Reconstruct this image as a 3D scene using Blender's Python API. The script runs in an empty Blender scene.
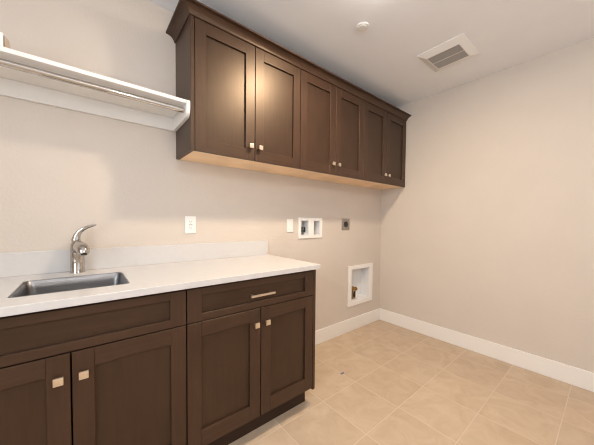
import bpy, bmesh, math, random
from mathutils import Vector, Matrix

S = bpy.context.scene
COL = S.collection
PI = math.pi

# ------------------------------------------------------------------ camera
CAM = Vector((-2.76096, -1.78690, 1.18125))
RGT = Vector((0.77502387, -0.63187713, 0.00832462))
UPV = Vector((0.01253095, 0.02853776, 0.99951417))
FWD = Vector((0.63180771, 0.77454302, -0.03003547))
cd_ = bpy.data.cameras.new('camera')
cam = bpy.data.objects.new('camera', cd_)
COL.objects.link(cam)
m3 = Matrix((RGT, UPV, -FWD)).transposed()
cam.matrix_world = Matrix.Translation(CAM) @ m3.to_4x4()
cd_.sensor_fit = 'HORIZONTAL'
cd_.sensor_width = 36.0
cd_.lens = 15.7124
cd_.shift_y = 0.01136
cd_.clip_start = 0.02
S.camera = cam

# ------------------------------------------------------------------ world, light, exposure
H = 2.4825                       # ceiling height
XL, XR, YF = -3.95, 0.0, -3.10   # room limits (left wall, right wall, front wall)
CL = (-1.54, -0.960)             # ceiling lamp above the washer space
FILL_GLOBE_XY = (-2.40, -2.40)             # fill globe added behind the viewpoint

S.cycles.filter_width = 1.1
S.view_settings.view_transform = 'Standard'
S.view_settings.look = 'None'
S.view_settings.gamma = 1.0
S.view_settings.use_curve_mapping = False
S.view_settings.exposure = -0.04

world = bpy.data.worlds.new('world')
S.world = world
world.use_nodes = True
wb = world.node_tree.nodes['Background']
wb.inputs['Color'].default_value = (0.75, 0.87, 1.0, 1)
wb.inputs['Strength'].default_value = 1.0


def area(name, loc, rot, size, power, color, shape='DISK', size_y=None, spread=PI):
    l = bpy.data.lights.new(name, 'AREA')
    l.shape = shape
    l.size = size
    if size_y: l.size_y = size_y
    l.energy = power
    l.color = color
    l.spread = spread
    o = bpy.data.objects.new(name, l)
    COL.objects.link(o)
    o.location = loc
    o.rotation_euler = rot
    return o


FILL_WIN = (-2.55, -1.15, 0.95, 2.15)      # added fill window, unseen, in the left wall: y0, y1, z0, z1
FILL_WIN2 = (-2.30, -0.90, 0.95, 2.15)     # second added fill window, unseen, in the front wall: x0, x1, z0, z1
P_LAMP, P_FILL_GLOBE, P_FILL, P_FILL2 = 30.0, 29.0, 46.0, 4.0  # ceiling lamp power, then the powers of the added fill sources
area('lamp_light', (CL[0], CL[1], H - 0.040), (0, 0, 0), 0.13, P_LAMP, (1.0, 0.79, 0.57))
area('added_window_fill', (XL - 0.17, (FILL_WIN[0] + FILL_WIN[1]) / 2, (FILL_WIN[2] + FILL_WIN[3]) / 2), (0, -PI / 2, 0),  # cool fill added outside the unseen left window
     FILL_WIN[3] - FILL_WIN[2], P_FILL, (0.84, 0.92, 1.0), 'RECTANGLE', FILL_WIN[1] - FILL_WIN[0])

area('added_window_fill', ((FILL_WIN2[0] + FILL_WIN2[1]) / 2, YF - 0.17, (FILL_WIN2[2] + FILL_WIN2[3]) / 2), (PI / 2, 0, 0),  # frontal fill added outside the unseen front window
     FILL_WIN2[1] - FILL_WIN2[0], P_FILL2, (0.84, 0.92, 1.0), 'RECTANGLE', FILL_WIN2[3] - FILL_WIN2[2])

# ------------------------------------------------------------------ helpers
class MB:
    """collects shapes; build() links them as ONE mesh object"""
    def __init__(self):
        self.bm = bmesh.new()

    def box(self, x0, x1, y0, y1, z0, z1, mi=0, bev=0.0, seg=2):
        t = bmesh.new()
        bmesh.ops.create_cube(t, size=1)
        for v in t.verts:
            v.co = Vector(((x0 + x1) / 2 + v.co.x * (x1 - x0), (y0 + y1) / 2 + v.co.y * (y1 - y0), (z0 + z1) / 2 + v.co.z * (z1 - z0)))
        if bev:
            bmesh.ops.bevel(t, geom=t.edges[:], offset=bev, segments=seg, affect='EDGES', profile=0.5)
        self._merge(t, mi)
        return self

    def _merge(self, t, mi=0, smooth=False):
        for f in t.faces:
            f.material_index = mi
            f.smooth = smooth
        me = bpy.data.meshes.new('tmp')
        t.to_mesh(me)
        t.free()
        self.bm.from_mesh(me)
        bpy.data.meshes.remove(me)

    def faces(self, verts, faces, mi=0, smooth=False):
        t = bmesh.new()
        vs = [t.verts.new(v) for v in verts]
        for f in faces:
            t.faces.new([vs[i] for i in f])
        self._merge(t, mi, smooth)
        return self

    def sweep(self, pts, radii, seg=16, up=(0, 1, 0), mi=0, cap=True):
        """tube through pts; a radius may be a pair (side, up)"""
        pts = [Vector(p) for p in pts]
        n = len(pts)
        rings = []
        for i, p in enumerate(pts):
            d = (pts[min(i + 1, n - 1)] - pts[max(i - 1, 0)]).normalized()
            u = Vector(up)
            s = d.cross(u)
            if s.length < 1e-4: s = d.cross(Vector((1, 0, 0)))
            s.normalize()
            u = s.cross(d).normalized()
            r = radii[i] if isinstance(radii, (list, tuple)) else radii
            ra, rb = r if isinstance(r, (list, tuple)) else (r, r)
            rings.append([p + s * (ra * math.cos(2 * PI * k / seg)) + u * (rb * math.sin(2 * PI * k / seg)) for k in range(seg)])
        vs = [v for ring in rings for v in ring]
        fs = []
        for i in range(n - 1):
            for k in range(seg):
                a, b = i * seg + k, i * seg + (k + 1) % seg
                fs.append((a, b, b + seg, a + seg))
        if cap:
            fs.append(tuple(reversed(range(seg))))
            fs.append(tuple(range((n - 1) * seg, n * seg)))
        return self.faces(vs, fs, mi, True)

    def lathe(self, prof, seg=24, axis='z', origin=(0, 0, 0), mi=0):
        """prof = (radius, height) pairs round the axis"""
        vs, fs = [], []
        O = Vector(origin)
        for r, h in prof:
            for k in range(seg):
                a = 2 * PI * k / seg
                c, s = r * math.cos(a), r * math.sin(a)
                v = {'z': (c, s, h), 'y': (c, h, s), 'x': (h, c, s)}[axis]
                vs.append(O + Vector(v))
        n = len(prof)
        for i in range(n - 1):
            for k in range(seg):
                a, b = i * seg + k, i * seg + (k + 1) % seg
                fs.append((a, b, b + seg, a + seg))
        fs.append(tuple(reversed(range(seg))))
        fs.append(tuple(range((n - 1) * seg, n * seg)))
        return self.faces(vs, fs, mi, True)

    def build(self, name, mats, parent=None, loc=None, bevel=0.0, auto=True):
        bmesh.ops.recalc_face_normals(self.bm, faces=self.bm.faces[:])
        me = bpy.data.meshes.new(name)
        self.bm.to_mesh(me)
        self.bm.free()
        for m in (mats if isinstance(mats, (list, tuple)) else [mats]):
            me.materials.append(m)
        o = bpy.data.objects.new(name, me)
        COL.objects.link(o)
        if parent: o.parent = parent
        if loc: o.location = loc
        if bevel:
            b = o.modifiers.new('bevel', 'BEVEL')
            b.width = bevel
            b.segments = 2
            b.limit_method = 'ANGLE'
            b.angle_limit = math.radians(40)
        if auto:
            w = o.modifiers.new('edges', 'EDGE_SPLIT')
            w.split_angle = math.radians(38)
        return o


def thing(name, label, cat, loc, group=None):
    o = bpy.data.objects.new(name, None)
    o.empty_display_size = 0.05
    COL.objects.link(o)
    o.location = loc
    tag(o, label, cat, group)
    return o


def tag(o, label, cat, group=None):
    o['label'] = label
    o['category'] = cat
    if group: o['group'] = group
    return o


def struct(o):
    o['kind'] = 'structure'
    return o


def copy_tree(o, parent=None):
    c = o.copy()
    COL.objects.link(c)
    c.parent = parent
    for ch in list(o.children):
        copy_tree(ch, c)
    return c


# ------------------------------------------------------------------ materials
def mat(name, color, rough=0.5, metal=0.0, spec=0.5):
    m = bpy.data.materials.new(name)
    m.use_nodes = True
    b = m.node_tree.nodes['Principled BSDF']
    b.inputs['Base Color'].default_value = (*color, 1)
    b.inputs['Roughness'].default_value = rough
    b.inputs['Metallic'].default_value = metal
    b.inputs['Specular IOR Level'].default_value = spec
    return m


def nodes(m):
    nt = m.node_tree
    return nt, nt.nodes['Principled BSDF'], lambda t: nt.nodes.new(t), nt.links.new


def add_noise(m, c1, c2, scale=(1, 1, 1), noise=5.0, detail=4.0, lo=0.35, hi=0.65, bump=0.0, bscale=None, rough=None):
    nt, b, N, L = nodes(m)
    tc = N('ShaderNodeTexCoord')
    mp = N('ShaderNodeMapping')
    mp.inputs['Scale'].default_value = scale
    L(tc.outputs['Object'], mp.inputs['Vector'])
    nz = N('ShaderNodeTexNoise')
    nz.inputs['Scale'].default_value = noise
    nz.inputs['Detail'].default_value = detail
    L(mp.outputs[0], nz.inputs['Vector'])
    cr = N('ShaderNodeValToRGB')
    cr.color_ramp.elements[0].position = lo
    cr.color_ramp.elements[0].color = (*c1, 1)
    cr.color_ramp.elements[1].position = hi
    cr.color_ramp.elements[1].color = (*c2, 1)
    L(nz.outputs['Fac'], cr.inputs['Fac'])
    L(cr.outputs['Color'], b.inputs['Base Color'])
    if bump:
        n2 = nz
        if bscale:
            n2 = N('ShaderNodeTexNoise')
            n2.inputs['Scale'].default_value = bscale
            n2.inputs['Detail'].default_value = 2
            L(tc.outputs['Object'], n2.inputs['Vector'])
        bp = N('ShaderNodeBump')
        bp.inputs['Strength'].default_value = bump
        bp.inputs['Distance'].default_value = 0.002
        L(n2.outputs['Fac'], bp.inputs['Height'])
        L(bp.outputs['Normal'], b.inputs['Normal'])
    return m


def wood(name, a, b, vertical=True, rough=0.41, axis=None):
    m = mat(name, a, rough, 0, 0.62)
    m.node_tree.nodes['Principled BSDF'].inputs['Specular Tint'].default_value = (1.0, 0.80, 0.60, 1)
    sc = (14, 14, 1.1) if vertical else (1.1, 14, 14)
    if axis == 'y': sc = (14, 1.1, 14)
    add_noise(m, a, b, sc, 5.0, 6.0, 0.30, 0.72)
    nt, bs, N, L = nodes(m)
    # broad blotches of the stain
    tc = N('ShaderNodeTexCoord')
    nz = N('ShaderNodeTexNoise')
    nz.inputs['Scale'].default_value = 4.0
    nz.inputs['Detail'].default_value = 3
    L(tc.outputs['Object'], nz.inputs['Vector'])
    mr = N('ShaderNodeMapRange')
    mr.inputs['From Min'].default_value = 0.3
    mr.inputs['From Max'].default_value = 0.7
    mr.inputs['To Min'].default_value = 0.85
    mr.inputs['To Max'].default_value = 1.15
    L(nz.outputs['Fac'], mr.inputs['Value'])
    mx = N('ShaderNodeVectorMath')
    mx.operation = 'SCALE'
    src = bs.inputs['Base Color'].links[0].from_socket
    L(src, mx.inputs[0])
    L(mr.outputs[0], mx.inputs['Scale'])
    L(mx.outputs[0], bs.inputs['Base Color'])
    return m


WD1, WD2 = (0.034, 0.0160, 0.0098), (0.050, 0.0255, 0.0165)
WOOD_V = wood('stained_wood_upright', WD1, WD2, True)
WOOD_H = wood('stained_wood_level', WD1, WD2, False)
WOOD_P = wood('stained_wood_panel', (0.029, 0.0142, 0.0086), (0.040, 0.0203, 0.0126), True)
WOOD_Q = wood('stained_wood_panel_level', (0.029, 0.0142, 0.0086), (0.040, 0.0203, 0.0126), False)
WOOD_Y = wood('stained_wood_depth', WD1, WD2, axis='y')
WOOD_DK = mat('stained_wood_toe', (0.040, 0.022, 0.014), 0.6, 0, 0.25)
MAPLE = wood('pale_maple', (0.86, 0.62, 0.39), (0.90, 0.67, 0.44), False, 0.45)
WALL = mat('greige_wall_paint', (0.60, 0.535, 0.465), 0.6, 0, 0.3)
add_noise(WALL, (0.615, 0.547, 0.482), (0.63, 0.561, 0.495), (1, 1, 1), 3, 3, bump=0.55, bscale=75)
CEIL = mat('ceiling_paint', (0.70, 0.66, 0.61), 0.7, 0, 0.2)
add_noise(CEIL, (0.88, 0.885, 0.90), (0.90, 0.905, 0.92), (1, 1, 1), 3, 3, bump=0.25, bscale=140)
WHITE = mat('white_semi_gloss_paint', (0.83, 0.80, 0.76), 0.35)
PLASTIC = mat('white_plastic', (0.84, 0.82, 0.79), 0.35)
PLASTIC_IN = mat('white_plastic_recess', (0.78, 0.78, 0.78), 0.5)
SLOT = mat('dark_slot', (0.03, 0.03, 0.03), 0.5)
QUARTZ = mat('white_quartz', (0.86, 0.82, 0.77), 0.22)
add_noise(QUARTZ, (0.605, 0.587, 0.572), (0.62, 0.60, 0.584), (1, 1, 1), 40, 3)
CHROME = mat('chrome', (0.50, 0.48, 0.45), 0.09, 1.0)
CHROME_ROD = mat('polished_chrome_rod', (0.60, 0.58, 0.55), 0.06, 1.0)
NICKEL = mat('satin_nickel', (0.90, 0.79, 0.64), 0.33, 1.0)
STEEL = mat('brushed_stainless_steel', (0.50, 0.50, 0.50), 0.36, 1.0)
add_noise(STEEL, (0.20, 0.20, 0.205), (0.27, 0.27, 0.275), (1, 60, 60), 6, 3)
GREY_PLATE = mat('brushed_grey_steel_plate', (0.42, 0.40, 0.37), 0.4, 1.0)
BRASS = mat('aged_brass', (0.42, 0.25, 0.09), 0.35, 1.0)
BLACK = mat('black_plastic', (0.015, 0.015, 0.015), 0.4)
GREY_IN = mat('grey_louvre_plastic', (0.40, 0.38, 0.36), 0.5)
TAN = mat('tan_cardboard', (0.62, 0.50, 0.40), 0.6)
BROWN = mat('dark_brown_strip', (0.07, 0.05, 0.04), 0.5)
BLUE = mat('blue_scrap_plastic', (0.16, 0.18, 0.30), 0.5)
DIFF = mat('lamp_diffuser', (0.95, 0.92, 0.86), 0.5)
nb = DIFF.node_tree.nodes['Principled BSDF']
nb.inputs['Emission Color'].default_value = (1, 0.94, 0.88, 1)
nb.inputs['Emission Strength'].default_value = 45.0

GLOBE = mat('fill_globe', (0.95, 0.95, 0.93), 0.4)  # glow of the added fill globe
nb = GLOBE.node_tree.nodes['Principled BSDF']
nb.inputs['Emission Color'].default_value = (1.0, 0.98, 0.97, 1)
nb.inputs['Emission Strength'].default_value = P_FILL_GLOBE / (PI * 4 * PI * 0.11 ** 2)

# glazing of the added fill windows: mostly clear
GLASS = bpy.data.materials.new('fill_window_glass')
GLASS.use_nodes = True
_nt = GLASS.node_tree
_nt.nodes.clear()
_o = _nt.nodes.new('ShaderNodeOutputMaterial')
_m = _nt.nodes.new('ShaderNodeMixShader')
_t = _nt.nodes.new('ShaderNodeBsdfTransparent')
_g = _nt.nodes.new('ShaderNodeBsdfGlossy')
_g.inputs['Roughness'].default_value = 0.02
_m.inputs[0].default_value = 0.06
_nt.links.new(_t.outputs[0], _m.inputs[1])
_nt.links.new(_g.outputs[0], _m.inputs[2])
_nt.links.new(_m.outputs[0], _o.inputs[0])

# square beige floor tiles, pitch 0.337 m, with pale grout
TILE = mat('beige_ceramic_tile', (0.6, 0.45, 0.3), 0.38, 0, 0.35)


def build_tile():
    nt, b, N, L = nodes(TILE)
    P, X0, Y0 = 0.337, -1.565, -0.608
    tc = N('ShaderNodeTexCoord')
    off = N('ShaderNodeVectorMath'); off.operation = 'SUBTRACT'
    off.inputs[1].default_value = (X0, Y0, 0)
    L(tc.outputs['Object'], off.inputs[0])
    sc = N('ShaderNodeVectorMath'); sc.operation = 'SCALE'
    sc.inputs['Scale'].default_value = 1 / P
    L(off.outputs[0], sc.inputs[0])
    fr = N('ShaderNodeVectorMath'); fr.operation = 'FRACTION'
    L(sc.outputs[0], fr.inputs[0])
    fl = N('ShaderNodeVectorMath'); fl.operation = 'FLOOR'
    L(sc.outputs[0], fl.inputs[0])
    sep = N('ShaderNodeSeparateXYZ')
    L(fr.outputs[0], sep.inputs[0])

    def edge(sock):
        a = N('ShaderNodeMath'); a.operation = 'SUBTRACT'; a.inputs[1].default_value = 0.5
        L(sock, a.inputs[0])
        c = N('ShaderNodeMath'); c.operation = 'ABSOLUTE'
        L(a.outputs[0], c.inputs[0])
        return c.outputs[0]
    mxm = N('ShaderNodeMath'); mxm.operation = 'MAXIMUM'
    L(edge(sep.outputs['X']), mxm.inputs[0])
    L(edge(sep.outputs['Y']), mxm.inputs[1])
    g = N('ShaderNodeMapRange')
    g.inputs['From Min'].default_value = 0.5 - 0.0028 / P
    g.inputs['From Max'].default_value = 0.5 - 0.0016 / P
    L(mxm.outputs[0], g.inputs['Value'])
    wn = N('ShaderNodeTexWhiteNoise'); wn.noise_dimensions = '3D'
    L(fl.outputs[0], wn.inputs['Vector'])
    # clouded stone look inside each tile, shifted from tile to tile
    sh = N('ShaderNodeVectorMath'); sh.operation = 'SCALE'; sh.inputs['Scale'].default_value = 7.0
    L(wn.outputs['Color'], sh.inputs[0])
    ad = N('ShaderNodeVectorMath'); ad.operation = 'ADD'
    L(off.outputs[0], ad.inputs[0]); L(sh.outputs[0], ad.inputs[1])
    nz = N('ShaderNodeTexNoise')
    nz.inputs['Scale'].default_value = 7.0; nz.inputs['Detail'].default_value = 6; nz.inputs['Roughness'].default_value = 0.62
    nz.inputs['Distortion'].default_value = 0.8
    L(ad.outputs[0], nz.inputs['Vector'])
    cr = N('ShaderNodeValToRGB')
    cr.color_ramp.elements[0].position = 0.30
    cr.color_ramp.elements[0].color = (0.475, 0.35, 0.24, 1)
    cr.color_ramp.elements[1].position = 0.72
    cr.color_ramp.elements[1].color = (0.585, 0.46, 0.335, 1)
    L(nz.outputs['Fac'], cr.inputs['Fac'])
    mr = N('ShaderNodeMapRange')
    mr.inputs['To Min'].default_value = 0.96; mr.inputs['To Max'].default_value = 1.04
    L(wn.outputs['Value'], mr.inputs['Value'])
    tint = N('ShaderNodeVectorMath'); tint.operation = 'SCALE'
    L(cr.outputs['Color'], tint.inputs[0]); L(mr.outputs[0], tint.inputs['Scale'])
    mix = N('ShaderNodeMix'); mix.data_type = 'RGBA'
    L(g.outputs[0], mix.inputs['Factor'])
    L(tint.outputs[0], mix.inputs[6])
    mix.inputs[7].default_value = (0.62, 0.51, 0.39, 1)
    L(mix.outputs[2], b.inputs['Base Color'])
    bp = N('ShaderNodeBump'); bp.inputs['Strength'].default_value = 0.35; bp.inputs['Distance'].default_value = 0.002
    bp.invert = True
    L(g.outputs[0], bp.inputs['Height'])
    L(bp.outputs['Normal'], b.inputs['Normal'])


build_tile()

# ------------------------------------------------------------------ room shell
T = 0.14
struct(MB().box(XL - T, XR + T, YF - T, T, -0.10, 0.0).build('floor', TILE))
# ceiling
struct(MB().box(XL - T, XR + T, YF - T, T, H, H + 0.1).build('ceiling', CEIL))


def wall_sheet(axis, pos, depth, u0, u1, holes, name):
    """a wall whose room face lies at pos, with rectangular holes (u0,u1,z0,z1) cut through its thickness"""
    us = sorted({u0, u1, *[h[0] for h in holes], *[h[1] for h in holes]})
    zs = sorted({0.0, H, *[h[2] for h in holes], *[h[3] for h in holes]})
    t = bmesh.new()
    vs = {}

    def V(u, z, d):
        k = (u, z, d)
        if k not in vs:
            vs[k] = t.verts.new((u, pos + d, z) if axis == 'y' else (pos + d, u, z))
        return vs[k]

    def solid(i, j):
        if not (0 <= i < len(us) - 1 and 0 <= j < len(zs) - 1): return False
        cu, cz = (us[i] + us[i + 1]) / 2, (zs[j] + zs[j + 1]) / 2
        return not any(h[0] < cu < h[1] and h[2] < cz < h[3] for h in holes)
    for i in range(len(us) - 1):
        for j in range(len(zs) - 1):
            if not solid(i, j): continue
            a, b, c, d = us[i], us[i + 1], zs[j], zs[j + 1]
            for dd in (0, depth):
                t.faces.new([V(a, c, dd), V(b, c, dd), V(b, d, dd), V(a, d, dd)])
            for (di, dj, p, q) in ((-1, 0, (a, c), (a, d)), (1, 0, (b, c), (b, d)), (0, -1, (a, c), (b, c)), (0, 1, (a, d), (b, d))):
                if not solid(i + di, j + dj):
                    t.faces.new([V(*p, 0), V(*q, 0), V(*q, depth), V(*p, depth)])
    mb = MB()
    mb._merge(t)
    return struct(mb.build(name, WALL))


# recesses in the back wall: washer outlet box (two bays) and dryer box
WB = [(-1.262, -1.170, 1.056, 1.190), (-1.108, -1.028, 1.056, 1.190)]
DB = (-0.545, -0.224, 0.318, 0.664)
wall_sheet('y', 0.0, T, XL - T, XR + T, WB + [DB], 'wall_back')
struct(MB().box(XL - T, XR + T, T, T + 0.03, 0, H).build('wall_back_lining', WALL))
wall_sheet('x', XR, T, YF, 0.0, [], 'wall_right')
wall_sheet('x', XL, -T, YF, 0.0, [FILL_WIN], 'wall_left')
wall_sheet('y', YF, -T, XL - T, XR + T, [FILL_WIN2], 'wall_front')

BBH, BBT = 0.1354, 0.014


def baseboard(name, x0, x1, y0, y1):
    struct(MB().box(x0, x1, y0, y1, 0, BBH, bev=0.003).build(name, WHITE))


baseboard('baseboard_back', -1.632, XR - BBT, -BBT, 0)
baseboard('baseboard_right', XR - BBT, XR, YF, 0)
baseboard('baseboard_front', XL, XR - BBT, YF, YF + BBT)
baseboard('baseboard_left', XL, XL + BBT, YF + BBT, -0.66)

# unseen window added in the left wall to let in cool fill
y0, y1, z0, z1 = FILL_WIN
w = MB()
for a in ((y0, y1, z0, z0 + .04), (y0, y1, z1 - .04, z1), (y0, y0 + .04, z0 + .04, z1 - .04), (y1 - .04, y1, z0 + .04, z1 - .04),
          ((y0 + y1) / 2 - .02, (y0 + y1) / 2 + .02, z0 + .04, z1 - .04)):
    w.box(XL - .11, XL - .06, a[0], a[1], a[2], a[3])
win = struct(w.build('fill_window_1', WHITE))
MB().box(XL - .088, XL - .082, y0 + .04, y1 - .04, z0 + .04, z1 - .04).build('pane', GLASS, win)
# out-of-view window added in the front wall for weak frontal fill
y0, y1, z0, z1 = FILL_WIN2
w = MB()
for a in ((y0, y1, z0, z0 + .04), (y0, y1, z1 - .04, z1), (y0, y0 + .04, z0 + .04, z1 - .04), (y1 - .04, y1, z0 + .04, z1 - .04),
          ((y0 + y1) / 2 - .02, (y0 + y1) / 2 + .02, z0 + .04, z1 - .04)):
    w.box(a[0], a[1], YF - .11, YF - .06, a[2], a[3])
win = struct(w.build('fill_window_2', WHITE))
MB().box(y0 + .04, y1 - .04, YF - .088, YF - .082, z0 + .04, z1 - .04).build('pane', GLASS, win)


# ------------------------------------------------------------------ cabinet pieces
def shaker(name, parent, x0, x1, z0, z1, yf, stile=0.062, rail=0.064, th=0.02, rec=0.012, rail_b=None):
    """frame-and-panel front with its front face at yf; the recessed panel is a child"""
    rb = rail_b or rail
    m = MB()
    b = 0.0012
    m.box(x0, x0 + stile, yf, yf + th, z0, z1, 0, b, 1)
    m.box(x1 - stile, x1, yf, yf + th, z0, z1, 0, b, 1)
    m.box(x0 + stile, x1 - stile, yf, yf + th, z1 - rail, z1, 1, b, 1)
    m.box(x0 + stile, x1 - stile, yf, yf + th, z0, z0 + rb, 1, b, 1)
    o = m.build(name, [WOOD_V, WOOD_H], parent)
    hz = (x1 - x0) > 1.6 * (z1 - z0)
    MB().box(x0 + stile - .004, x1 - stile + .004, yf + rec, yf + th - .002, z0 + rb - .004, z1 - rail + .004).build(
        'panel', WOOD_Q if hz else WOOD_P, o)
    return o


def knob(parent, x, z, yf):
    m = MB()
    m.lathe([(0.006, yf), (0.005, yf - 0.010), (0.007, yf - 0.016)], 12, 'y', (x, 0, z))
    m.box(x - .0135, x + .0135, yf - .024, yf - .015, z - .0135, z + .0135, 0, .0016, 2)
    m.build('knob', NICKEL, parent)


# ------------------------------------------------------------------ wall cabinets
UD, UZ0, UZ1 = 0.300, 1.5726, 2.300
UW = 2.285 / 3
UH = UZ1 - UZ0


def wall_cabinet(loc, label, end=False):
    r = thing('wall_cabinet', label, 'cabinet', loc, 'dark wall cabinets in one row')
    m = MB()
    a = .0005
    m.box(a, .018, -UD + .022, 0, .014, UH)
    m.box(UW - .018, UW - a, -UD + .022, 0, .014, UH)
    m.box(.018, UW - .018, -UD + .022, 0, UH - .018, UH)
    m.box(.018, UW - .018, -.008, 0, .014, UH - .018)
    m.build('carcass', WOOD_V, r)
    MB().box(.0001, UW - .0001, -UD + .0205, -.0, .0005, .0135).build('bottom_panel', MAPLE, r)['label'] = 'pale maple underside'
    h = UW / 2
    for k in (0, 1):
        x0 = .0022 + k * (h + .0002)
        x1 = h - .0024 + k * (h + .0002)
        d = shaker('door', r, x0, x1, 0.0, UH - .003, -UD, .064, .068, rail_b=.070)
        knob(d, (h - .034) if k == 0 else (h + .034), 1.658 - UZ0, -UD)
    if end:
        MB().box(-.022, -.0005, -UD, 0, 0, UH, 0, .001, 1).build('end_panel', WOOD_V, r)
    return r


wall_cabinet((-2.285, 0, UZ0), 'dark brown wall cabinet nearest the camera, its side against the white shelf', True)
wall_cabinet((-2.285 + UW, 0, UZ0), 'middle dark brown wall cabinet of the three in the row')
wall_cabinet((-2.285 + 2 * UW - .001, 0, UZ0), 'dark brown wall cabinet at the far end of the row, against the right wall')

# crown moulding along the top, mitred back to the wall at the near end
prof = [(0.0, 2.2975), (0.006, 2.2975), (0.0085, 2.301), (0.011, 2.309), (0.016, 2.318), (0.024, 2.326), (0.036, 2.332), (0.047, 2.3345), (0.056, 2.3355), (0.056, 2.345), (0.0, 2.345)]
vs, fs = [], []
for o, z in prof:
    vs += [(-2.307 - o, -0.002, z), (-2.307 - o, -UD - o, z), (-0.002, -UD - o, z)]
n = len(prof)
for i in range(n):
    j = (i + 1) % n
    for k in (0, 1):
        fs.append((i * 3 + k, i * 3 + k + 1, j * 3 + k + 1, j * 3 + k))
fs.append(tuple(i * 3 for i in range(n)))
fs.append(tuple(i * 3 + 2 for i in range(n)))
cm = MB().faces(vs, fs)
# flat top board inside the moulding
cm.box(-2.307, -0.002, -UD, -0.002, 2.301, 2.309)
tag(cm.build('crown_moulding', WOOD_H), 'dark brown crown moulding running along the top of the wall cabinets', 'moulding')

# ------------------------------------------------------------------ base cabinets
LF = 0.601            # door face distance from the wall
LZ0, LZS, LZ1 = 0.125, 0.719, 0.8740
KICK = 0.112
BTOP = 0.8840


def base_cabinet(name, loc, W, label, drawer, end=False):
    r = thing(name, label, 'cabinet', loc, None)
    m = MB()
    m.box(.0005, .018, -LF + .022, -.002, KICK, BTOP)
    m.box(W - .018, W - .0005, -LF + .022, -.002, KICK, BTOP)
    m.box(.018, W - .018, -LF + .022, -.002, KICK, KICK + .018)
    m.box(.018, W - .018, -.010, -.002, KICK + .018, BTOP)
    # face frame
    y = -LF + .022
    m.box(.018, W - .018, y, y + .018, BTOP - .05, BTOP)
    m.box(.018, W - .018, y, y + .018, LZS - .02, LZS + .02)
    m.box(.018, .04, y, y + .018, KICK + .018, BTOP - .05)
    m.box(W - .04, W - .018, y, y + .018, KICK + .018, BTOP - .05)
    m.build('carcass', WOOD_V, r)
    xe = W
    MB().box(.0005, xe - .0005, -.530, -.515, 0.0, KICK).build('toe_kick', WOOD_DK, r)
    h = W / 2
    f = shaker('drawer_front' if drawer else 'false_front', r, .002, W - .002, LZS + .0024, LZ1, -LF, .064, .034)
    if drawer:
        p = MB()
        zc = (LZS + LZ1) / 2 - .003
        p.box(h - .074, h + .074, -LF - .030, -LF - .021, zc - .0055, zc + .0055, 0, .0015, 2)
        for s in (-1, 1):
            p.box(h + s * .058 - .0045, h + s * .058 + .0045, -LF - .022, -LF + .009, zc - .0045, zc + .0045)
        p.build('bar_pull', NICKEL, f)
    for k in (0, 1):
        x0 = .0022 + k * (h + .0002)
        x1 = h - .0024 + k * (h + .0002)
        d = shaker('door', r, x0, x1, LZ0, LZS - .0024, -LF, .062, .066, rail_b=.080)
        knob(d, (h - .0325) if k == 0 else (h + .034), .635, -LF)
    if end:
        e = MB()
        e.box(W + .0005, W + .021, -LF, -.002, KICK, BTOP, 0, .001, 1)
        e.box(W - .020, W - .001, -.514, -.002, 0, KICK - .0005)
        e.build('end_panel', WOOD_V, r)
    return r


base_cabinet('drawer_base_cabinet', (-2.419, 0, 0), .762, 'dark brown base cabinet with a bar-handled drawer over two doors, at the counter\'s right end', True, True)
base_cabinet('sink_base_cabinet', (-3.193, 0, 0), .773, 'dark brown sink base cabinet with a plain false front above two doors, under the sink', False)
base_cabinet('drawer_base_cabinet', (-3.947, 0, 0), .753, 'dark brown base cabinet left of the sink cabinet, against the left wall', True)

# ------------------------------------------------------------------ countertop with sink cut-out
CX1, CD, CZ0, CZ1 = -1.6213, 0.6257, 0.8845, 0.914
SX0, SX1, SY0, SY1 = -2.970, -2.619, -0.502, -0.185


def rrect(x0, x1, y0, y1, r, n=6):
    pts = []
    for cx, cy, a0 in ((x1 - r, y1 - r, 0), (x0 + r, y1 - r, 90), (x0 + r, y0 + r, 180), (x1 - r, y0 + r, 270)):
        for k in range(n + 1):
            a = math.radians(a0 + 90 * k / n)
            pts.append((cx + r * math.cos(a), cy + r * math.sin(a)))
    return pts


ct = thing('countertop', 'white quartz countertop running over the dark base cabinets, the sink set into it', 'countertop', (0, 0, 0))
t = bmesh.new()
hole = rrect(SX0, SX1, SY0, SY1, 0.022)
outer = [(XL + .001, -CD), (CX1, -CD), (CX1, -.0005), (XL + .001, -.0005)]
eds = []
for loop in (outer, hole):
    vv = [t.verts.new((x, y, CZ1)) for x, y in loop]
    eds += [t.edges.new((vv[i], vv[(i + 1) % len(vv)])) for i in range(len(vv))]
bmesh.ops.triangle_fill(t, use_beauty=True, use_dissolve=False, edges=eds)
ext = bmesh.ops.extrude_face_region(t, geom=t.faces[:])
for v in [g for g in ext['geom'] if isinstance(g, bmesh.types.BMVert)]:
    v.co.z = CZ0
mb = MB()
mb._merge(t)
slab = mb.build('slab', QUARTZ, ct, auto=False)
bv = slab.modifiers.new('bevel', 'BEVEL')
bv.width = .0025
bv.segments = 2
bv.limit_method = 'ANGLE'
bv.angle_limit = math.radians(60)
tag(MB().box(XL + .001, CX1 + .001, -.020, -.0005, CZ1, 1.0265, 0, .0015, 1).build('backsplash', QUARTZ), 'low white quartz backsplash strip standing on the back of the countertop', 'backsplash')

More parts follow.
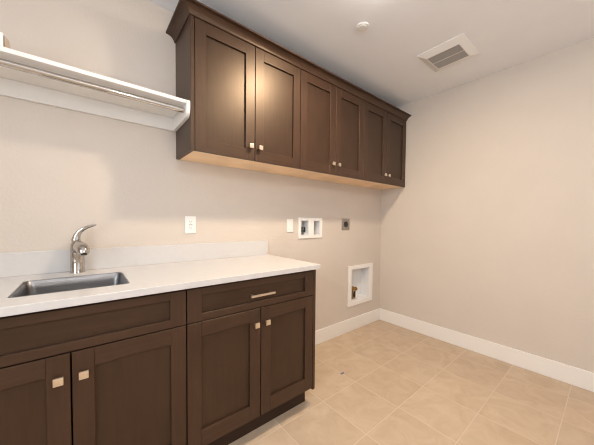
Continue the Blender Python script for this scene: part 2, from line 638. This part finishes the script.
# ------------------------------------------------------------------ sink
sk = thing('sink', 'rectangular stainless steel sink set into the white countertop', 'sink', ((SX0 + SX1) / 2, (SY0 + SY1) / 2, CZ0))
hx, hy = (SX1 - SX0) / 2 - .0004, (SY1 - SY0) / 2 - .0004
t = bmesh.new()
levels = [(0.0, 0.0215, .0285), (-.0045, 0.020, .0290), (-.006, 0.020, .0270), (-.010, .030, -.006), (-.014, .034, -.150), (-.022, .036, -.166), (-.038, .038, -.172)]
rings = []
for grow, r, z in levels:
    rings.append([t.verts.new((x, y, z)) for x, y in rrect(-hx - grow, hx + grow, -hy - grow, hy + grow, r, 6)])
for a, b in zip(rings, rings[1:]):
    for i in range(len(a)):
        j = (i + 1) % len(a)
        t.faces.new([a[i], a[j], b[j], b[i]])
t.faces.new(rings[-1])
mb = MB()
mb._merge(t, 0, True)
bas = mb.build('basin', STEEL, sk)
so = bas.modifiers.new('shell', 'SOLIDIFY')
so.thickness = .0012
so.offset = -1
MB().lathe([(0.045, -.1722), (0.045, -.1690), (0.036, -.1690), (0.030, -.1715), (0.0001, -.1715)], 24).build('drain', CHROME, sk)

# ------------------------------------------------------------------ faucet
fc = thing('faucet', 'chrome single-lever faucet standing behind the sink', 'faucet', (-2.795, -.066, CZ1))
m = MB()
m.lathe([(0.031, 0), (0.031, .004), (0.0290, .007), (0.0288, .06), (0.0280, .115), (0.0260, .140), (0.021, .156), (0.012, .165), (0.0005, .167)], 28)
m.build('body', CHROME, fc)
m = MB()
sp = [(0, -.005, .110), (.003, -.040, .125), (.007, -.075, .136), (.012, -.105, .139), (.019, -.130, .135), (.023, -.150, .126), (.0255, -.162, .114), (.026, -.166, .106)]
m.sweep(sp, [.019, .020, .0215, .024, .0255, .0255, .023, .017], 20, (0, 0, 1))
m.build('spout', CHROME, fc)
m = MB()
m.lathe([(0.0110, 0), (.0110, .003), (.0005, .004)], 16, 'z', (0, 0, 0))
noz = m.build('nozzle', SLOT, fc, (.0261, -.166, .1025))
noz.rotation_euler = (math.radians(-12), 0, 0)
m = MB()
lv = [(-.002, .004, .150), (-.005, .004, .166), (-.001, .003, .185), (.008, 0, .203), (.023, -.004, .218), (.042, -.008, .230), (.066, -.010, .239), (.078, -.010, .2425)]
m.sweep(lv, [(.019, .016), (.018, .013), (.015, .009), (.012, .0065), (.0095, .0045), (.008, .0034), (.007, .0026), (.004, .0016)], 16, (0, 1, 0))
m.build('lever', CHROME, fc)


# ------------------------------------------------------------------ wall plates
def decora(loc, label, cat, name, kind):
    r = thing(name, label, cat, loc)
    MB().box(-.035, .035, -.006, -.0003, -.0575, .0575, 0, .0022, 2).build('cover_plate', PLASTIC, r)
    MB().box(-.0165, .0165, -.0085, -.004, -.033, .033, 0, .001, 1).build('receptacle' if kind == 'gfci' else 'rocker', PLASTIC, r)
    if kind == 'gfci':
        for zc in (.0195, -.0195):
            m = MB()
            m.box(-.0075, -.0052, -.0092, -.008, zc - .002, zc + .006)
            m.box(.0052, .0075, -.0092, -.008, zc - .001, zc + .005)
            m.lathe([(0.0028, -.0092), (.0028, -.008)], 10, 'y', (0, 0, zc - .0075))
            m.build('socket_slots', SLOT, r)
        for k, s in enumerate((-.006, .006)):
            MB().box(s - .0045, s + .0045, -.0098, -.008, -.0035, .0035).build('button', GREY_IN, r)
    for z in (-.0475, .0475):
        MB().lathe([(.0028, -.0068), (.0028, -.0055)], 10, 'y', (0, 0, z)).build('screw', PLASTIC, r)
    return r


decora((-2.220, 0, 1.153), 'white electrical outlet plate on the wall above the countertop backsplash', 'outlet', 'wall_outlet', 'gfci')
decora((-1.385, 0, 1.145), 'white wall plate just left of the washer outlet box', 'switch', 'wall_switch', 'rocker')


def recess_frame(mb, ox0, ox1, oz0, oz1, holes, th=.010):
    """flat frame with holes, standing th proud of the wall"""
    us = sorted({ox0, ox1, *[h[0] for h in holes], *[h[1] for h in holes]})
    zs = sorted({oz0, oz1, *[h[2] for h in holes], *[h[3] for h in holes]})
    t = bmesh.new()
    vs = {}

    def V(u, z, d):
        k = (round(u, 5), round(z, 5), d)
        if k not in vs: vs[k] = t.verts.new((u, d, z))
        return vs[k]

    def solid(i, j):
        if not (0 <= i < len(us) - 1 and 0 <= j < len(zs) - 1): return False
        cu, cz = (us[i] + us[i + 1]) / 2, (zs[j] + zs[j + 1]) / 2
        return not any(h[0] < cu < h[1] and h[2] < cz < h[3] for h in holes)
    for i in range(len(us) - 1):
        for j in range(len(zs) - 1):
            if not solid(i, j): continue
            a, b, c, d = us[i], us[i + 1], zs[j], zs[j + 1]
            for dd in (-.0003, -th):
                t.faces.new([V(a, c, dd), V(b, c, dd), V(b, d, dd), V(a, d, dd)])
            for (di, dj, p, q) in ((-1, 0, (a, c), (a, d)), (1, 0, (b, c), (b, d)), (0, -1, (a, c), (b, c)), (0, 1, (a, d), (b, d))):
                if not solid(i + di, j + dj):
                    t.faces.new([V(*p, -.0003), V(*q, -.0003), V(*q, -th), V(*p, -th)])
    mb._merge(t)


def tray(mb, x0, x1, z0, z1, depth, e=.0015, y0=-.004):
    """open box let into the wall"""
    w_ = .003
    x0 += e; x1 -= e; z0 += e; z1 -= e
    mb.box(x0, x1, depth - w_, depth, z0, z1)
    mb.box(x0, x0 + w_, y0, depth - w_, z0, z1)
    mb.box(x1 - w_, x1, y0, depth - w_, z0, z1)
    mb.box(x0 + w_, x1 - w_, y0, depth - w_, z0, z0 + w_)
    mb.box(x0 + w_, x1 - w_, y0, depth - w_, z1 - w_, z1)


# washer outlet box
wx, wz = -1.145, 1.1225
r = thing('washer_outlet_box', 'white twin-bay washer outlet box set into the wall, valves in its left bay', 'outlet box', (wx, 0, wz))
bays = [(a - wx, b - wx, c - wz, d - wz) for a, b, c, d in WB]
m = MB()
recess_frame(m, -.148, .148, -.0945, .0945, bays, .010)
m.build('frame', PLASTIC, r, bevel=.002)
m = MB()
for b in bays: tray(m, *b, .085)
m.build('recess', PLASTIC_IN, r)
for xv in (-.093, -.055):
    m = MB()
    m.lathe([(.010, -.0655), (.010, -.040), (.013, -.038), (.013, -.018), (.009, -.016), (.009, 0.010)], 14, 'z', (xv, .045, 0))
    m.lathe([(.008, .020), (.008, .045)], 12, 'y', (xv, 0, -.028))
    v = m.build('valve', STEEL, r)
    m = MB()
    m.box(xv - .005, xv + .005, .012, .022, -.040, .008, 0, .002, 1)
    m.build('valve_handle', BLACK, v)
m = MB()
m.lathe([(.026, -.0635), (.026, -.056), (.020, -.056), (.020, -.0625)], 20, 'z', (.077, .042, 0))
m.build('drain_inlet', GREY_IN, r)

# dryer power receptacle
r = thing('dryer_receptacle', 'steel plate with a round black dryer receptacle right of the washer outlet box', 'outlet', (-.648, 0, 1.1555))
MB().box(-.062, .062, -.005, -.0003, -.060, .060, 0, .002, 2).build('cover_plate', GREY_PLATE, r)
MB().lathe([(.030, -.004), (.030, -.010), (.027, -.012), (.0005, -.012)], 28, 'y').build('socket', BLACK, r)
m = MB()
for (a, b, c, d) in ((-.014, -.011, -.006, .008), (.011, .014, -.006, .008), (-.008, .008, -.016, -.013)):
    m.box(a, b, -.0128, -.0115, c, d)
m.build('socket_slots', SLOT, r)

# dryer box low on the wall
dx, dz = (DB[0] + DB[1]) / 2, (DB[2] + DB[3]) / 2
r = thing('dryer_outlet_box', 'large white recessed dryer box low on the wall near the corner, brass valve inside', 'outlet box', (dx, 0, dz))
bay = (DB[0] - dx, DB[1] - dx, DB[2] - dz, DB[3] - dz)
m = MB()
recess_frame(m, bay[0] - .058, bay[1] + .060, bay[2] - .050, bay[3] + .042, [bay], .012)
m.build('frame', PLASTIC, r, bevel=.003)
m = MB()
tray(m, *bay, .110)
m.build('recess', PLASTIC_IN, r)
m = MB()
vx = bay[0] + .085
zb = bay[2]
m.lathe([(.020, zb + .006), (.020, zb + .030), (.028, zb + .032), (.028, zb + .070), (.019, zb + .072), (.019, zb + .118), (.026, zb + .120), (.026, zb + .140), (.0005, zb + .142)], 16, 'z', (vx, .055, 0))
m.lathe([(.017, -.000), (.017, .060), (.022, .061), (.022, .075)], 14, 'x', (vx, .055, zb + .105))
v = m.build('gas_valve', BRASS, r)
v['label'] = 'brass valve'
m = MB()
m.box(vx - .013, vx + .013, .010, .022, zb + .026, zb + .098, 0, .003, 1)
m.lathe([(.009, .020), (.009, .05)], 10, 'y', (vx, 0, bay[2] + .046))
m.build('valve_handle', BLACK, v)
m = MB()
m.lathe([(.022, bay[2] + .006), (.022, bay[2] + .055), (.014, bay[2] + .075)], 16, 'z', (vx + .062, .050, 0))
m.build('gas_cap', PLASTIC, r)
MB().box(bay[0] + .012, bay[0] + .035, .050, .105, bay[3] - .075, bay[3] - .045, 0, .003, 1).build('knockout_tab', TAN, r)

# ------------------------------------------------------------------ shelf with hanging rod
SZ0, SZ1 = 1.821, 1.840
sx1 = -2.3085
r = thing('closet_shelf', 'white wall shelf with cleats, ending against the side of the dark wall cabinet', 'shelf', (sx1, 0, SZ0))
MB().box(XL + .022 - sx1, -.0195, -.292, -.0005, 0, SZ1 - SZ0, 0, .002, 2).build('board', WHITE, r)
MB().box(XL + .002 - sx1, 0, -.0190, -.0005, -.077, -.0005, 0, .0015, 1).build('wall_cleat', WHITE, r)


def end_cleat(x0, x1):
    pr = [(-.0195, -.0006), (-.0195, -.077), (-.264, -.072), (-.280, -.066), (-.291, -.054), (-.297, -.038), (-.299, -.022),
          (-.299, .008), (-.297, .015), (-.292, .019), (-.0195, .019)]
    vs = [(x0, y, z) for y, z in pr] + [(x1, y, z) for y, z in pr]
    k = len(pr)
    fs = [tuple(range(k)), tuple(range(2 * k - 1, k - 1, -1))] + [(i, (i + 1) % k, k + (i + 1) % k, k + i) for i in range(k)]
    MB().faces(vs, fs).build('end_cleat', WHITE, r)


end_cleat(-.019, 0)
end_cleat(XL + .002 - sx1, XL + .021 - sx1)
m = MB()
ya, za = -.250, 1.7945
m.lathe([(.0005, XL + .0225), (.0145, XL + .0225), (.0145, sx1 - .0205), (.0005, sx1 - .0205)], 20, 'x', (0, ya, za))
rod = tag(m.build('closet_rod', CHROME_ROD), 'chrome hanging rod under the front edge of the white shelf', 'rod')

# small box on the shelf
r = thing('small_box', 'small tan box with a white front lying on the white shelf', 'box', (-2.9975, -.285, SZ1))
MB().box(-.11, 0, 0, .010, 0, .055, 0, .001, 1).build('front_face', PLASTIC, r)
MB().box(-.11, -.002, .0105, .034, 0, .056).build('dark_band', BROWN, r)
m = MB()
pr = [(.0345, 0), (.0345, .062), (.095, .078), (.118, .076), (.132, .066), (.136, .050), (.136, 0)]
vs = [(-.11, y, z) for y, z in pr] + [(0, y, z) for y, z in pr]
k = len(pr)
m.faces(vs, [tuple(range(k)), tuple(range(2 * k - 1, k - 1, -1))] + [(i, (i + 1) % k, k + (i + 1) % k, k + i) for i in range(k)])
m.build('carton', TAN, r)

# ------------------------------------------------------------------ ceiling fittings
vx0, vx1, vy0, vy1 = -.739, -.406, -1.094, -.772
r = thing('ceiling_vent', 'square white ceiling exhaust vent with a grey slatted grille', 'vent', ((vx0 + vx1) / 2, (vy0 + vy1) / 2, H))
hx, hy = (vx1 - vx0) / 2, (vy1 - vy0) / 2
ix, iy = .101, .111
lv = [(hx, hy, -.0003), (hx, hy, -.006), (ix + .006, iy + .006, -.024), (ix, iy, -.024), (ix, iy, -.0003)]
vs, fs = [], []
for a, b, z in lv:
    vs += [(-a, -b, z), (a, -b, z), (a, b, z), (-a, b, z)]
for i in range(len(lv) - 1):
    for k in range(4):
        fs.append((i * 4 + k, i * 4 + (k + 1) % 4, i * 4 + 4 + (k + 1) % 4, i * 4 + 4 + k))
MB().faces(vs, fs).build('frame', PLASTIC, r)
MB().box(-ix + .0005, ix - .0005, -iy + .0005, iy - .0005, -.003, -.0005).build('backing', GREY_IN, r)
m = MB()
ns = 14
for k in range(ns):
    x = -ix + (k + .5) * 2 * ix / ns
    m.box(x - .0058, x + .0058, -iy + .001, iy - .001, -.0225, -.0205)
m.build('louvres', GREY_IN, r)
MB().box(-.0018, .0018, -iy + .001, iy - .001, -.0245, -.0226).build('divider', PLASTIC, r)

r = thing('sprinkler_cover', 'small round white sprinkler cover on the ceiling', 'sprinkler', (-1.315, -.687, H))
MB().lathe([(.042, -.0003), (.042, -.006), (.038, -.009), (.0005, -.007)], 32).build('cover_plate', PLASTIC, r)
MB().lathe([(.029, -.007), (.028, -.012), (.0005, -.013)], 32).build('cap', PLASTIC, r)


def downlight(x, y, label):
    r = thing('ceiling_light', label, 'light', (x, y, H))
    MB().lathe([(.085, -.0003), (.085, -.004), (.070, -.008), (.067, -.008), (.067, -.0003)], 32).build('trim_ring', PLASTIC, r)
    MB().lathe([(.0665, -.0005), (.0665, -.016), (.060, -.026), (.045, -.032), (.0005, -.035)], 32).build('diffuser', DIFF, r)


downlight(*CL, 'round recessed ceiling light near the sprinkler cover')

# globe on a short stem, added behind the viewpoint to brighten ceiling and walls
r = thing('fill_globe_lamp', 'white globe fill lamp added behind the viewpoint, on a short stem from the ceiling', 'lamp', (FILL_GLOBE_XY[0], FILL_GLOBE_XY[1], H))
MB().lathe([(.06, -.0003), (.06, -.018), (.012, -.026), (.010, -.215), (.034, -.222), (.034, -.244), (.0005, -.245)], 24).build('stem', NICKEL, r)
gr = 0.11
MB().lathe([(max(.0005, gr * math.sin(math.radians(a))), -.345 + gr * math.cos(math.radians(a))) for a in range(18, 181, 9)], 32).build('globe', GLOBE, r)


# ------------------------------------------------------------------ scrap on the floor
m = MB()
m.faces([(-.020, -.006, .0008), (.016, -.009, .0008), (.022, .004, .0008), (-.012, .008, .0008),
         (-.019, -.005, .0035), (.014, -.007, .006), (.020, .003, .005), (-.011, .006, .0028)],
        [(3, 2, 1, 0), (4, 5, 6, 7), (0, 1, 5, 4), (1, 2, 6, 5), (2, 3, 7, 6), (3, 0, 4, 7)])
tag(m.build('plastic_scrap', BLUE, None, (-1.227, -.476, 0)), 'tiny blue scrap lying on the beige tile floor', 'scrap')
